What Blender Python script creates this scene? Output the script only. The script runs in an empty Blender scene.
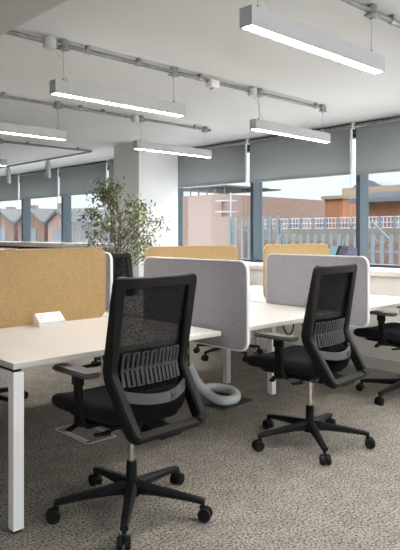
import bpy, bmesh, math, random
from mathutils import Vector, Matrix
random.seed(11)
PI = math.pi
S = bpy.context.scene
COL = S.collection

# ------------------------------------------------------------------ camera
FPX, HZ, CAMZ = 605.0, 234.0, 1.29
YAW = math.radians(46.52)
FW = (math.cos(YAW), math.sin(YAW)); RT = (math.sin(YAW), -math.cos(YAW))
cd = bpy.data.cameras.new('camera'); cam = bpy.data.objects.new('camera', cd); COL.objects.link(cam)
cam.location = (0, 0, CAMZ); cam.rotation_euler = (PI/2, 0, YAW - PI/2)
cd.sensor_fit = 'AUTO'; cd.sensor_width = 36; cd.lens = FPX*36/550; cd.shift_y = -(275-HZ)/550
cd.clip_start = 0.05; cd.clip_end = 500
S.camera = cam

# ------------------------------------------------------------------ materials
def nt(name):
    m = bpy.data.materials.new(name); m.use_nodes = True
    n = m.node_tree; b = n.nodes['Principled BSDF']
    return m, n, b
def sock(b, name, v):
    if name in b.inputs: b.inputs[name].default_value = v
def mat(name, c, rough=0.5, metal=0.0, var=0.06, scale=40.0, bump=0.0, spec=0.5, sheen=0.0, detail=3.0, stretch=None):
    m, n, b = nt(name)
    sock(b, 'Roughness', rough); sock(b, 'Metallic', metal); sock(b, 'Specular IOR Level', spec)
    if sheen: sock(b, 'Sheen Weight', sheen)
    tc = n.nodes.new('ShaderNodeTexCoord')
    no = n.nodes.new('ShaderNodeTexNoise'); no.inputs['Scale'].default_value = scale; no.inputs['Detail'].default_value = detail
    if stretch:
        mp = n.nodes.new('ShaderNodeMapping'); mp.inputs['Scale'].default_value = stretch
        n.links.new(tc.outputs['Object'], mp.inputs[0]); n.links.new(mp.outputs[0], no.inputs['Vector'])
    else:
        n.links.new(tc.outputs['Object'], no.inputs['Vector'])
    r = n.nodes.new('ShaderNodeValToRGB')
    r.color_ramp.elements[0].position = 0.3; r.color_ramp.elements[1].position = 0.7
    r.color_ramp.elements[0].color = tuple(max(0, x*(1-var)) for x in c)+(1,)
    r.color_ramp.elements[1].color = tuple(min(1, x*(1+var)) for x in c)+(1,)
    n.links.new(no.outputs['Fac'], r.inputs[0]); n.links.new(r.outputs[0], b.inputs['Base Color'])
    if bump:
        bp = n.nodes.new('ShaderNodeBump'); bp.inputs['Strength'].default_value = bump; bp.inputs['Distance'].default_value = 0.002
        n.links.new(no.outputs['Fac'], bp.inputs['Height']); n.links.new(bp.outputs[0], b.inputs['Normal'])
    return m
def emit(name, c, s):
    m, n, b = nt(name)
    sock(b, 'Base Color', (0.9, 0.9, 0.9, 1)); sock(b, 'Emission Color', c+(1,)); sock(b, 'Emission Strength', s)
    return m
def brick_mat(name, c1, c2, mortar, scale=1.0, vertical=False):
    m, n, b = nt(name); sock(b, 'Roughness', 0.9); sock(b, 'Specular IOR Level', 0.1)
    tc = n.nodes.new('ShaderNodeTexCoord'); sx = n.nodes.new('ShaderNodeSeparateXYZ'); cx = n.nodes.new('ShaderNodeCombineXYZ')
    ad = n.nodes.new('ShaderNodeMath'); ad.operation = 'ADD'
    n.links.new(tc.outputs['Object'], sx.inputs[0])
    n.links.new(sx.outputs[0], ad.inputs[0]); n.links.new(sx.outputs[1], ad.inputs[1])
    n.links.new(ad.outputs[0], cx.inputs[1 if vertical else 0]); n.links.new(sx.outputs[2], cx.inputs[0 if vertical else 1])
    bt = n.nodes.new('ShaderNodeTexBrick'); bt.inputs['Scale'].default_value = scale
    bt.inputs['Color1'].default_value = c1+(1,); bt.inputs['Color2'].default_value = c2+(1,); bt.inputs['Mortar'].default_value = mortar+(1,)
    bt.inputs['Mortar Size'].default_value = 0.012
    n.links.new(cx.outputs[0], bt.inputs['Vector']); n.links.new(bt.outputs['Color'], b.inputs['Base Color'])
    return m

M = {}
M['white'] = mat('white_laminate', (0.69, 0.65, 0.61), 0.28, var=0.015, scale=6)
M['white_metal'] = mat('white_powder_coat', (0.90, 0.895, 0.885), 0.35, var=0.015, scale=20)
M['plaster'] = mat('white_plaster', (0.87, 0.875, 0.885), 0.8, var=0.02, scale=3)
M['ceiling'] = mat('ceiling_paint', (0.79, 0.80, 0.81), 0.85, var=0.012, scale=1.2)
M['cream'] = mat('cream_paint', (0.76, 0.74, 0.69), 0.5, var=0.02, scale=3)
M['skirt'] = mat('skirting_paint', (0.62, 0.61, 0.58), 0.5, var=0.02)
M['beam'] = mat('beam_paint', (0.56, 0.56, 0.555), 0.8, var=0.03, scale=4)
M['black'] = mat('black_plastic', (0.008, 0.0085, 0.0095), 0.48, spec=0.22, var=0.15, scale=60)
M['charcoal'] = mat('charcoal_plastic', (0.008, 0.0075, 0.0072), 0.50, spec=0.2, var=0.10, scale=80)
M['padplastic'] = mat('arm_pad_rubber', (0.075, 0.067, 0.06), 0.45, var=0.1, scale=80)
M['seatfab'] = mat('black_seat_fabric', (0.010, 0.011, 0.014), 0.9, spec=0.15, var=0.3, scale=220, bump=0.4, sheen=0.04)
M['silver'] = mat('grey_plastic_band', (0.075, 0.077, 0.082), 0.36, var=0.05, metal=0.2)
M['lumbar'] = mat('grey_lumbar_plastic', (0.030, 0.031, 0.034), 0.36, var=0.08)
M['chrome'] = mat('chrome', (0.75, 0.73, 0.70), 0.15, metal=1.0, var=0.02)
M['galv'] = mat('galvanised_steel', (0.30, 0.31, 0.32), 0.38, metal=0.75, var=0.15, scale=30)
M['conduit'] = mat('conduit_steel', (0.24, 0.24, 0.235), 0.45, metal=0.5, var=0.18, scale=25)
M['fixture'] = mat('fixture_grey_paint', (0.56, 0.56, 0.57), 0.45, var=0.02)
M['brass'] = mat('brass', (0.35, 0.27, 0.17), 0.4, metal=0.8)
M['wire'] = mat('steel_wire', (0.42, 0.42, 0.42), 0.4, metal=0.6)
M['flex'] = mat('grey_flex', (0.62, 0.61, 0.60), 0.5)
M['frame'] = mat('window_frame_paint', (0.034, 0.053, 0.070), 0.38, var=0.04)
def blind():
    m = mat('blind_fabric', (0.26, 0.275, 0.285), 0.9, var=0.05, scale=160); n = m.node_tree; b = n.nodes['Principled BSDF']
    out = n.nodes['Material Output']; t = n.nodes.new('ShaderNodeBsdfTranslucent'); t.inputs[0].default_value = (.56, .565, .56, 1)
    mx = n.nodes.new('ShaderNodeMixShader'); mx.inputs[0].default_value = .5
    n.links.new(b.outputs[0], mx.inputs[1]); n.links.new(t.outputs[0], mx.inputs[2]); n.links.new(mx.outputs[0], out.inputs[0])
    return m
M['blind'] = blind()
M['yellow'] = mat('mustard_wool', (0.445, 0.30, 0.14), 0.95, var=0.16, scale=130, bump=0.3)
M['mauve'] = mat('mauve_grey_wool', (0.292, 0.28, 0.312), 0.95, var=0.16, scale=130, bump=0.3)
M['mauvelit'] = mat('mauve_lit_edge', (0.72, 0.69, 0.71), 0.7, var=0.04)  # light on the divider edges, put into a paler colour
M['yelledge'] = mat('mustard_edge', (0.50, 0.345, 0.175), 0.9, var=0.05)
M['hose'] = mat('pale_grey_hose', (0.80, 0.79, 0.80), 0.5, var=0.05)
M['darkplate'] = mat('dark_plate', (0.05, 0.05, 0.05), 0.5)
M['alu'] = mat('aluminium_trim', (0.50, 0.52, 0.55), 0.5, metal=0.2)
M['leaf'] = mat('leaf_green', (0.15, 0.175, 0.065), 0.55, var=0.7, scale=5)
M['leaf2'] = mat('leaf_pale', (0.48, 0.52, 0.32), 0.55, var=0.5, scale=5)
M['bark'] = mat('bark', (0.16, 0.11, 0.07), 0.9, var=0.3)
M['soil'] = mat('soil', (0.05, 0.035, 0.025), 1.0, var=0.4)
M['diff'] = emit('light_diffuser', (1.0, 0.98, 0.945), 72.0)
def diffuser_profile(m):       # opal lens: brightest along the middle, fading at its rim
    n = m.node_tree; b = n.nodes['Principled BSDF']; tc = n.nodes.new('ShaderNodeTexCoord'); sx = n.nodes.new('ShaderNodeSeparateXYZ')
    ab = n.nodes.new('ShaderNodeMath'); ab.operation = 'ABSOLUTE'; mr = n.nodes.new('ShaderNodeMapRange'); mr.interpolation_type = 'SMOOTHSTEP'
    mr.inputs[1].default_value = .0295; mr.inputs[2].default_value = .014; mr.inputs[3].default_value = .55; mr.inputs[4].default_value = 85.0
    n.links.new(tc.outputs['Object'], sx.inputs[0]); n.links.new(sx.outputs[1], ab.inputs[0]); n.links.new(ab.outputs[0], mr.inputs[0])
    n.links.new(mr.outputs[0], b.inputs['Emission Strength'])
diffuser_profile(M['diff'])
M['addedup'] = emit('added_uplight', (1.0, 0.975, 0.94), 1.5)
M['teal'] = mat('teal_card', (0.16, 0.26, 0.30), 0.5)
M['lav'] = mat('lavender_card', (0.30, 0.30, 0.45), 0.5)
M['plum'] = mat('plum_print', (0.055, 0.045, 0.085), 0.6, var=0.6, scale=60)

# carpet
def carpet():
    m, n, b = nt('carpet'); sock(b, 'Roughness', 1.0); sock(b, 'Specular IOR Level', 0.05)
    tc = n.nodes.new('ShaderNodeTexCoord')
    mp = n.nodes.new('ShaderNodeMapping'); mp.inputs['Scale'].default_value = (92, 80, 1)
    n1 = n.nodes.new('ShaderNodeTexNoise'); n1.inputs['Scale'].default_value = 1.0; n1.inputs['Detail'].default_value = 4; n1.inputs['Roughness'].default_value = 0.7
    n2 = n.nodes.new('ShaderNodeTexNoise'); n2.inputs['Scale'].default_value = 9.0; n2.inputs['Detail'].default_value = 3
    n.links.new(tc.outputs['Object'], mp.inputs[0]); n.links.new(mp.outputs[0], n1.inputs['Vector']); n.links.new(tc.outputs['Object'], n2.inputs['Vector'])
    r = n.nodes.new('ShaderNodeValToRGB'); e = r.color_ramp.elements
    e[0].position = 0.39; e[0].color = (0.045, 0.040, 0.036, 1); e[1].position = 0.60; e[1].color = (0.375, 0.335, 0.292, 1)
    k = e.new(0.48); k.color = (0.24, 0.214, 0.184, 1)
    n.links.new(n1.outputs['Fac'], r.inputs[0])
    r2 = n.nodes.new('ShaderNodeValToRGB'); r2.color_ramp.elements[0].position = 0.35; r2.color_ramp.elements[1].position = 0.65
    r2.color_ramp.elements[0].color = (0.86, 0.86, 0.87, 1); r2.color_ramp.elements[1].color = (1.08, 1.07, 1.05, 1)
    n.links.new(n2.outputs['Fac'], r2.inputs[0])
    mx = n.nodes.new('ShaderNodeMix'); mx.data_type = 'RGBA'; mx.blend_type = 'MULTIPLY'; mx.inputs[0].default_value = 1.0
    n.links.new(r.outputs[0], mx.inputs[6]); n.links.new(r2.outputs[0], mx.inputs[7]); n.links.new(mx.outputs[2], b.inputs['Base Color'])
    bp = n.nodes.new('ShaderNodeBump'); bp.inputs['Strength'].default_value = 0.3; bp.inputs['Distance'].default_value = 0.003
    n.links.new(n1.outputs['Fac'], bp.inputs['Height']); n.links.new(bp.outputs[0], b.inputs['Normal'])
    return m
M['carpet'] = carpet()

def mesh_fabric():
    m, n, b = nt('back_mesh_fabric')
    sock(b, 'Base Color', (0.010, 0.010, 0.012, 1)); sock(b, 'Roughness', 0.8); sock(b, 'Specular IOR Level', 0.12)
    out = n.nodes['Material Output']; tr = n.nodes.new('ShaderNodeBsdfTransparent'); mx = n.nodes.new('ShaderNodeMixShader')
    tc = n.nodes.new('ShaderNodeTexCoord'); w = n.nodes.new('ShaderNodeTexVoronoi'); w.inputs['Scale'].default_value = 260
    mr = n.nodes.new('ShaderNodeMapRange'); mr.inputs[1].default_value = 0.1; mr.inputs[2].default_value = 0.6; mr.inputs[3].default_value = 0.88; mr.inputs[4].default_value = 0.97
    n.links.new(tc.outputs['Object'], w.inputs['Vector']); n.links.new(w.outputs['Distance'], mr.inputs[0]); n.links.new(mr.outputs[0], mx.inputs[0])
    n.links.new(tr.outputs[0], mx.inputs[1]); n.links.new(b.outputs[0], mx.inputs[2]); n.links.new(mx.outputs[0], out.inputs[0])
    return m
M['mesh'] = mesh_fabric()
def glass():
    m, n, b = nt('window_glass'); n.nodes.remove(b)
    out = n.nodes['Material Output']; tr = n.nodes.new('ShaderNodeBsdfTransparent'); gl = n.nodes.new('ShaderNodeBsdfGlossy')
    tr.inputs[0].default_value = (0.95, 0.97, 0.975, 1); gl.inputs['Roughness'].default_value = 0.01
    no = n.nodes.new('ShaderNodeTexNoise'); no.inputs['Scale'].default_value = 0.8
    mr = n.nodes.new('ShaderNodeMapRange'); mr.inputs[3].default_value = 0.05; mr.inputs[4].default_value = 0.11
    mx = n.nodes.new('ShaderNodeMixShader')
    n.links.new(no.outputs['Fac'], mr.inputs[0]); n.links.new(mr.outputs[0], mx.inputs[0])
    n.links.new(tr.outputs[0], mx.inputs[1]); n.links.new(gl.outputs[0], mx.inputs[2]); n.links.new(mx.outputs[0], out.inputs[0])
    return m
M['glass'] = glass()

# ------------------------------------------------------------------ mesh helpers
class MB:
    def __init__(s): s.bm = bmesh.new()
    def _xf(s, vs, loc, rot):
        mtx = Matrix.Translation(Vector(loc))
        if rot is not None: mtx = mtx @ rot
        bmesh.ops.transform(s.bm, matrix=mtx, verts=vs)
    def box(s, c, d, bev=0.0, seg=2, rot=None):
        t = bmesh.new(); bmesh.ops.create_cube(t, size=1.0)
        bmesh.ops.scale(t, vec=d, verts=t.verts)
        if bev: bmesh.ops.bevel(t, geom=list(t.edges), offset=min(bev, min(d)*0.49), segments=seg, affect='EDGES', profile=0.5)
        s.merge(t, c, rot); return s
    def box2(s, a, b, bev=0.0, seg=2):
        a = Vector(a); b = Vector(b); return s.box((a+b)/2, tuple(abs(x) for x in (b-a)), bev, seg)
    def merge(s, t, loc=(0, 0, 0), rot=None):
        mtx = Matrix.Translation(Vector(loc))
        if rot is not None: mtx = mtx @ rot.to_4x4()
        bmesh.ops.transform(t, matrix=mtx, verts=t.verts)
        me = bpy.data.meshes.new('tmp'); t.to_mesh(me); t.free(); s.bm.from_mesh(me); bpy.data.meshes.remove(me)
    def cyl(s, p0, p1, r, r2=None, seg=20, bev=0.0):
        p0 = Vector(p0); p1 = Vector(p1); d = p1-p0
        t = bmesh.new(); bmesh.ops.create_cone(t, cap_ends=True, segments=seg, radius1=r, radius2=r if r2 is None else r2, depth=d.length)
        if bev:
            ed = [e for e in t.edges if len(e.link_faces) == 2 and any(len(f.verts) > 4 for f in e.link_faces)]
            bmesh.ops.bevel(t, geom=ed, offset=bev, segments=2, affect='EDGES')
        s.merge(t, (p0+p1)/2, d.to_track_quat('Z', 'Y').to_matrix()); return s
    def tube(s, pts, r, seg=10, closed=False):
        pts = [Vector(p) for p in pts]; n = len(pts); rings = []; ref = None
        for i, p in enumerate(pts):
            a = pts[i-1] if (i > 0 or closed) else p; b = pts[(i+1) % n] if (i < n-1 or closed) else p
            t = (b-a).normalized()
            if ref is None:
                ref = Vector((0, 0, 1)) if abs(t.z) < 0.9 else Vector((1, 0, 0))
            u = (ref - t*ref.dot(t)).normalized(); v = t.cross(u); ref = u
            rings.append([s.bm.verts.new(p+(u*math.cos(2*PI*k/seg)+v*math.sin(2*PI*k/seg))*(r[i] if isinstance(r, (list, tuple)) else r)) for k in range(seg)])
        for i in range(n if closed else n-1):
            A = rings[i]; B = rings[(i+1) % n]
            for k in range(seg): s.bm.faces.new((A[k], A[(k+1) % seg], B[(k+1) % seg], B[k]))
        if not closed:
            s.bm.faces.new(rings[0][::-1]); s.bm.faces.new(rings[-1])
        return s
    def sweep(s, pts, hints, w, h, closed=False, cham=0.25):
        # rectangular section with chamfered corners; hint = direction of the width axis
        pts = [Vector(p) for p in pts]; n = len(pts); rings = []
        for i, p in enumerate(pts):
            a = pts[i-1] if (i > 0 or closed) else p; b = pts[(i+1) % n] if (i < n-1 or closed) else p
            t = (b-a).normalized(); hv = Vector(hints[i] if isinstance(hints, list) else hints)
            u = (hv - t*hv.dot(t)).normalized(); v = t.cross(u)
            W = (w[i] if isinstance(w, list) else w)/2; H = (h[i] if isinstance(h, list) else h)/2; c = cham*min(W, H)*2
            sec = [(W-c, -H), (W, -H+c), (W, H-c), (W-c, H), (-W+c, H), (-W, H-c), (-W, -H+c), (-W+c, -H)]
            rings.append([s.bm.verts.new(p+u*x+v*y) for x, y in sec])
        for i in range(n if closed else n-1):
            A = rings[i]; B = rings[(i+1) % n]
            for k in range(8): s.bm.faces.new((A[k], A[(k+1) % 8], B[(k+1) % 8], B[k]))
        if not closed:
            s.bm.faces.new(rings[0][::-1]); s.bm.faces.new(rings[-1])
        return s
    def prism(s, poly, ax, a0, a1, bev=0.0):
        # poly: 2D outline in the two other axes, extruded along axis ax ('x','y','z') from a0 to a1
        t = bmesh.new()
        def P(p, a): return {'x': (a, p[0], p[1]), 'y': (p[0], a, p[1]), 'z': (p[0], p[1], a)}[ax]
        A = [t.verts.new(P(p, a0)) for p in poly]; B = [t.verts.new(P(p, a1)) for p in poly]; n = len(poly)
        fa = t.faces.new(A); fb = t.faces.new(B[::-1])
        for k in range(n): t.faces.new((A[k], B[k], B[(k+1) % n], A[(k+1) % n]))
        bmesh.ops.recalc_face_normals(t, faces=t.faces)
        if bev:
            ed = list(set(list(fa.edges)+list(fb.edges)))
            bmesh.ops.bevel(t, geom=ed, offset=bev, segments=2, affect='EDGES')
        s.merge(t); return s
    def grid(s, f, nu, nv, thick=0.0, closed_u=False):
        V = [[s.bm.verts.new(f(i/nu, j/nv)) for j in range(nv+1)] for i in range(nu+1)]
        F = [s.bm.faces.new((V[i][j], V[i+1][j], V[i+1][j+1], V[i][j+1])) for i in range(nu) for j in range(nv)]
        if thick: bmesh.ops.solidify(s.bm, geom=F, thickness=thick)
        return s
    def build(s, name, m, parent=None, smooth=True, ang=35):
        bmesh.ops.recalc_face_normals(s.bm, faces=s.bm.faces)
        me = bpy.data.meshes.new(name); s.bm.to_mesh(me); s.bm.free()
        me.materials.append(M[m] if isinstance(m, str) else m)
        if smooth:
            for p in me.polygons: p.use_smooth = True
            try: me.set_sharp_from_angle(angle=math.radians(ang))
            except Exception: pass
        o = bpy.data.objects.new(name, me); COL.objects.link(o)
        if parent is not None: o.parent = parent
        return o
def rrect(x0, y0, x1, y1, r, seg=6, rb=None):
    rb = r if rb is None else rb
    out = []
    for cx, cy, a0, q in ((x1-r, y1-r, 0, r), (x0+r, y1-r, 90, r), (x0+rb, y0+rb, 180, rb), (x1-rb, y0+rb, 270, rb)):
        for k in range(seg+1):
            a = math.radians(a0+90*k/seg); out.append((cx+q*math.cos(a), cy+q*math.sin(a)))
    return out
def fillet(pts, r, seg=5, closed=False):
    pts = [Vector(p) for p in pts]; n = len(pts); out = []
    for i, p in enumerate(pts):
        if not closed and i in (0, n-1): out.append(p); continue
        a = pts[i-1]; b = pts[(i+1) % n]; d0 = (a-p); d1 = (b-p)
        q = min(r, d0.length*0.45, d1.length*0.45); A = p+d0.normalized()*q; B = p+d1.normalized()*q
        for k in range(seg+1):
            t = k/seg; out.append(A*(1-t)**2 + p*2*t*(1-t) + B*t*t)
    return out
def smooth_path(pts, n=6):
    P = [Vector(p) for p in pts]; P = [P[0]*2-P[1]]+P+[P[-1]*2-P[-2]]; out = []
    for i in range(1, len(P)-2):
        for k in range(n):
            t = k/n; a, b, c, d = P[i-1], P[i], P[i+1], P[i+2]
            out.append(0.5*((2*b)+(c-a)*t+(2*a-5*b+4*c-d)*t*t+(3*b-a-3*c+d)*t**3))
    out.append(P[-2]); return out

def tag(o, label=None, cat=None, group=None, kind=None):
    if label: o['label'] = label
    if cat: o['category'] = cat
    if group: o['group'] = group
    if kind: o['kind'] = kind
    return o
def empty(name, loc, rz=0.0):
    o = bpy.data.objects.new(name, None); COL.objects.link(o); o.location = loc; o.rotation_euler = (0, 0, rz); o.empty_display_size = 0.1
    return o
def struct(o): o['kind'] = 'structure'; return o
def copy_tree(o, parent=None):
    c = o.copy(); COL.objects.link(c)
    if parent is not None: c.parent = parent
    for ch in list(o.children): copy_tree(ch, c)
    return c

# ------------------------------------------------------------------ room shell
X0, X1, Y0, Y1, CZ = -2.2, 5.9, -2.0, 14.0, 2.48
XS = 5.17          # front of the sill
XG = 5.80          # glass
struct(MB().box2((X0-.1, Y0-.1, -0.1), (X1+.1, Y1+.1, 0)).build('floor', 'carpet', smooth=False))
struct(MB().box2((X0-.1, Y0-.1, CZ), (X1+.1, Y1+.1, CZ+.1)).build('ceiling', 'ceiling', smooth=False))
struct(MB().box2((X0-.1, Y0-.1, 0), (X0, Y1+.1, CZ)).build('wall_back', 'plaster', smooth=False))
struct(MB().box2((X0, Y0-.1, 0), (X1+.1, Y0, 0.90)).build('wall_right', 'plaster', smooth=False))
struct(MB().box2((X0, Y0-.1, 2.40), (X1+.1, Y0, CZ)).build('trim_5', 'frame', smooth=False))
XM = [X0+.03+1.56*k for k in range(6)]  # unseen window row, added so daylight also comes from the right
for k, x in enumerate(XM):
    struct(MB().box2((x-.03, Y0-.1, .90), (x+.03, Y0+.03, 2.40)).build('trim_%d' % (30+k), 'frame', smooth=False))
for k in range(5):
    w = MB(); w.box2((XM[k]+.03, Y0-.08, .90), (XM[k+1]-.03, Y0, .93)); w.box2((XM[k]+.03, Y0-.08, 2.36), (XM[k+1]-.03, Y0, 2.40))
    wo = struct(w.build('window_%d' % (20+k), 'frame', smooth=False))
    MB().box2((XM[k]+.03, Y0-.05, .93), (XM[k+1]-.03, Y0-.044, 2.36)).build('pane', 'glass', wo, smooth=False)
struct(MB().box2((X0, Y1, 0), (X1+.1, Y1+.1, CZ)).build('wall_left', 'plaster', smooth=False))
struct(MB().box2((5.20, Y0, 0), (5.95, Y1, 0.885)).build('wall_front', 'cream', smooth=False))
struct(MB().box2((XS, Y0, 0.885), (5.86, Y1, 0.94), bev=0.008).build('trim_1', 'white', smooth=False))           # window sill
struct(MB().box2((5.185, Y0, 0), (5.20, Y1, 0.115), bev=0.004).build('baseboard_front', 'skirt', smooth=False))
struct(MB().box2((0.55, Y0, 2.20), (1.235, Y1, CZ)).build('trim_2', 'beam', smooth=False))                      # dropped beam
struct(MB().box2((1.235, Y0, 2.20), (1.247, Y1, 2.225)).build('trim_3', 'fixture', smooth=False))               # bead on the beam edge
struct(MB().box2((5.66, Y0, 2.38), (5.95, Y1, CZ)).build('trim_4', 'frame', smooth=False))                      # window head, coloured dark for the shadow slot above the blinds
struct(MB().box2((4.81, 6.22, 0), (5.48, 6.78, CZ)).build('wall_pillar', 'plaster', smooth=False))

MULL = [-0.975+1.51*k for k in range(10)]     # ... 3.50, 5.01, 6.52, 8.03, 9.54, 11.05
for i, y in enumerate(MULL):
    struct(MB().box2((5.665, y-0.055, 0.94), (5.84, y-0.005, 2.40), bev=0.003).build('trim_%d' % (10+i), 'frame', smooth=False))
for i in range(len(MULL)-1):
    a, b = MULL[i]-0.005, MULL[i+1]-0.055
    w = MB(); w.box2((5.74, a, 0.94), (5.84, b, 0.968)); w.box2((5.74, a, 2.34), (5.84, b, 2.39))
    wo = struct(w.build('window_%d' % (i+1), 'frame', smooth=False))
    MB().box2((XG, a, 0.968), (XG+0.006, b, 2.34)).build('pane', 'glass', wo, smooth=False)

# ------------------------------------------------------------------ roller blinds
BL = {2: ('grey roller blind at the far right edge, over the window beside the rightmost chair', 1.915),
      3: ('long grey roller blind in the middle of the right-hand window bank', 1.925),
      4: ('grey roller blind just right of the white pillar', 1.935),
      5: ('grey roller blind just left of the white pillar, behind the plant top', 1.955),
      6: ('grey roller blind second to the left of the white pillar', 1.96),
      7: ('grey roller blind third to the left of the pillar, behind the hanging spotlights', 1.96),
      8: ('grey roller blind at the far left edge of the window bank', 1.96)}
for k, (lab, zb) in BL.items():
    a, b = MULL[k]+0.002, MULL[k+1]-0.038
    r = empty('roller_blind', (5.61, (a+b)/2, CZ)); tag(r, lab, 'blind', 'roller blinds along the window wall')
    h = (b-a)/2
    MB().box2((-.003, -h+.03, zb+.02-CZ), (.003, h-.008, -.055)).build('fabric', 'blind', r, smooth=False)
    MB().box2((-.012, -h+.03, zb-CZ), (.012, h-.008, zb+.026-CZ), bev=.005).build('bottom_bar', 'frame' if False else 'blind', r, smooth=False)
    MB().cyl((0, -h, -.045), (0, h, -.045), .022).build('roller_tube', 'galv', r)
    MB().box2((-.02, -h-.018, -.075), (.03, -h, 0), bev=.004).build('bracket', 'white_metal', r, smooth=False)
    MB().box2((-.012, -h+.002, zb+.01-CZ), (.006, -h+.017, -.07)).build('side_strip', 'white_metal', r, smooth=False)  # white vertical strip along the blind's edge
    c = MB().cyl((-.014, -h+.012, -1.02), (-.014, -h+.012, zb-CZ+.02), .0022, seg=6); c.cyl((-.014, -h+.012, -1.10), (-.014, -h+.012, -1.02), .008, seg=8)
    c.build('pull_cord', 'wire', r)

# ------------------------------------------------------------------ desks
YF, YM0, YM1, YB = 2.43, 3.388, 3.412, 4.36
ZT = 0.735
def desk(name, x0, x1, y0, y1, label, end=None):
    r = empty(name, ((x0+x1)/2, (y0+y1)/2, 0)); tag(r, label, 'desk', 'white bench desks')
    ox, oy = (x0+x1)/2, (y0+y1)/2
    def bx(a, b, bev=0): return MB().box2((a[0]-ox, a[1]-oy, a[2]), (b[0]-ox, b[1]-oy, b[2]), bev)
    front = y0 == YF
    bx((x0, y0, ZT-.028), (x1, y1, ZT), .003).build('desktop', 'white', r, smooth=False)
    ye, yi = (y0, y1) if front else (y1, y0); sg = 1 if front else -1
    # beams under the top
    for f in (.42, .8):
        yc = ye + sg*f*.93
        bx((x0+.05, yc-.02, .655), (x1-.01, yc+.02, .693), .003).build('support_beam', 'white_metal', r, smooth=False)
    if end in ('left', 'right'):
        xa = x0 if end == 'left' else x1-.05
        q = bx((xa, min(ye, ye+sg*.05), 0.012), (xa+.05, max(ye, ye+sg*.05), .693), .003); q.build('leg', 'white_metal', r, smooth=False)
        bx((xa+.008, min(ye+sg*.008, ye+sg*.042), 0), (xa+.042, max(ye+sg*.008, ye+sg*.042), .012)).build('foot_pad', 'black', r, smooth=False)
        bx((xa, min(ye+sg*.05, yi-sg*.005), .643), (xa+.05, max(ye+sg*.05, yi-sg*.005), .693), .003).build('end_rail', 'white_metal', r, smooth=False)
        bx((xa+.01, min(ye+sg*.02, yi-sg*.01), .693), (xa+.045, max(ye+sg*.02, yi-sg*.01), .707)).build('gap_shade', 'black', r, smooth=False)  # black strip fills the gap under the top, coloured as its shadow
    return r, ox, oy
def inner_leg(r, ox, oy, x, yc, y1):
    m = MB().box2((x-.025-ox, yc-.025-oy, 0.01), (x+.025-ox, yc+.025-oy, .60), .003)
    a, b = sorted((yc, y1)); m.box2((x-.025-ox, a-.025-oy, .56), (x+.025-ox, b+.025-oy, .60), .003)
    m.box2((x-.0-ox, y1-.025-oy, .6), (x+.0245-ox, y1+.025-oy, .707), .002)
    m.build('leg', 'white_metal', r, smooth=False)
XA, XB1, XB2, XC1, XC2, XD = 1.203, 2.472, 2.53, 3.722, 3.78, 4.97
d1 = desk('desk', XA, XB1, YF, YM0, 'white desk nearest the camera, holding the white socket box', 'left')
inner_leg(*d1, 2.44, 3.12, 3.25)
d2 = desk('desk', XB2, XC1, YF, YM0, 'white desk in the middle of the front row, between the two grey screens')
inner_leg(*d2, 3.75, 3.12, 3.25)
d3 = desk('desk', XC2, XD, YF, YM0, 'white desk at the right end of the front row, by the window sill', 'right')
d4 = desk('desk', XA, XB1, YM1, YB, 'white desk hidden behind the large mustard screen at left', 'left')
inner_leg(*d4, 2.50, 3.62, 3.55)
d5 = desk('desk', XB2, XC1, YM1, YB, 'white desk of the back row, behind the middle mustard screen')
inner_leg(*d5, 3.75, 3.62, 3.55)
d6 = desk('desk', XC2, XD, YM1, YB, 'white desk of the back row, behind the right-hand mustard screen', 'right')

# cable grommet on the right-hand desk
g = MB().cyl((0, 0, 0), (0, 0, .004), .04, seg=24); tag(g.build('cable_grommet', 'fixture'), 'round grey cable grommet set in the right-hand desktop beside the grey screen', 'grommet').location = (4.02, 2.82, ZT)

# ------------------------------------------------------------------ desk screens
def screen(name, axis, pos, a0, a1, z0, z1, face, edge, label, cat_group):
    c = (a0+a1)/2; loc = (pos, c, z0) if axis == 'x' else (c, pos, z0)
    r = empty(name, loc); tag(r, label, 'screen', cat_group)
    L = (a1-a0)/2; H = z1-z0; t = .0125
    MB().prism(rrect(-L+.002, .002, L-.002, H-.002, .055, 7), axis, -t, t, .005).build('fabric_panel', face, r)
    path = [(0, p[0], p[1]) if axis == 'x' else (p[0], 0, p[1]) for p in rrect(-L, 0, L, H, .057, 7)]
    hv = (1, 0, 0) if axis == 'x' else (0, 1, 0)
    MB().sweep(path, hv, .0225, .009, closed=True).build('edge_strip', edge, r)  # outline strip; on the mauve dividers its pale colour stands for edge light
    return r
SY = 'mustard screens along the desk row'; SP = 'mauve grey dividers across the desk row'
screen('desk_screen', 'y', 3.40, 1.30, 2.335, .7355, 1.195, 'yellow', 'yelledge', 'large mustard yellow fabric screen at left, behind the white socket box', SY)
screen('desk_screen', 'y', 3.40, 2.69, 3.64, .7355, 1.195, 'yellow', 'yelledge', 'mustard fabric screen in the middle, peeking over the first grey divider', SY)
screen('desk_screen', 'y', 3.40, 3.985, 4.93, .7355, 1.195, 'yellow', 'yelledge', 'mustard fabric screen at right, in front of the dark box on the sill', SY)
screen('desk_divider', 'x', 2.50, 2.25, 3.17, .636, 1.137, 'mauve', 'mauvelit', 'mauve grey rounded divider right behind the nearest chair', SP)
screen('desk_divider', 'x', 3.75, 2.25, 3.17, .636, 1.13, 'mauve', 'mauvelit', 'mauve grey rounded divider behind the second office chair', SP)
screen('desk_divider', 'x', 2.50, 3.55, 4.45, .7355, 1.155, 'mauve', 'mauvelit', 'slim slice of mauve divider showing past the right edge of the big mustard screen', SP)

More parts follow.
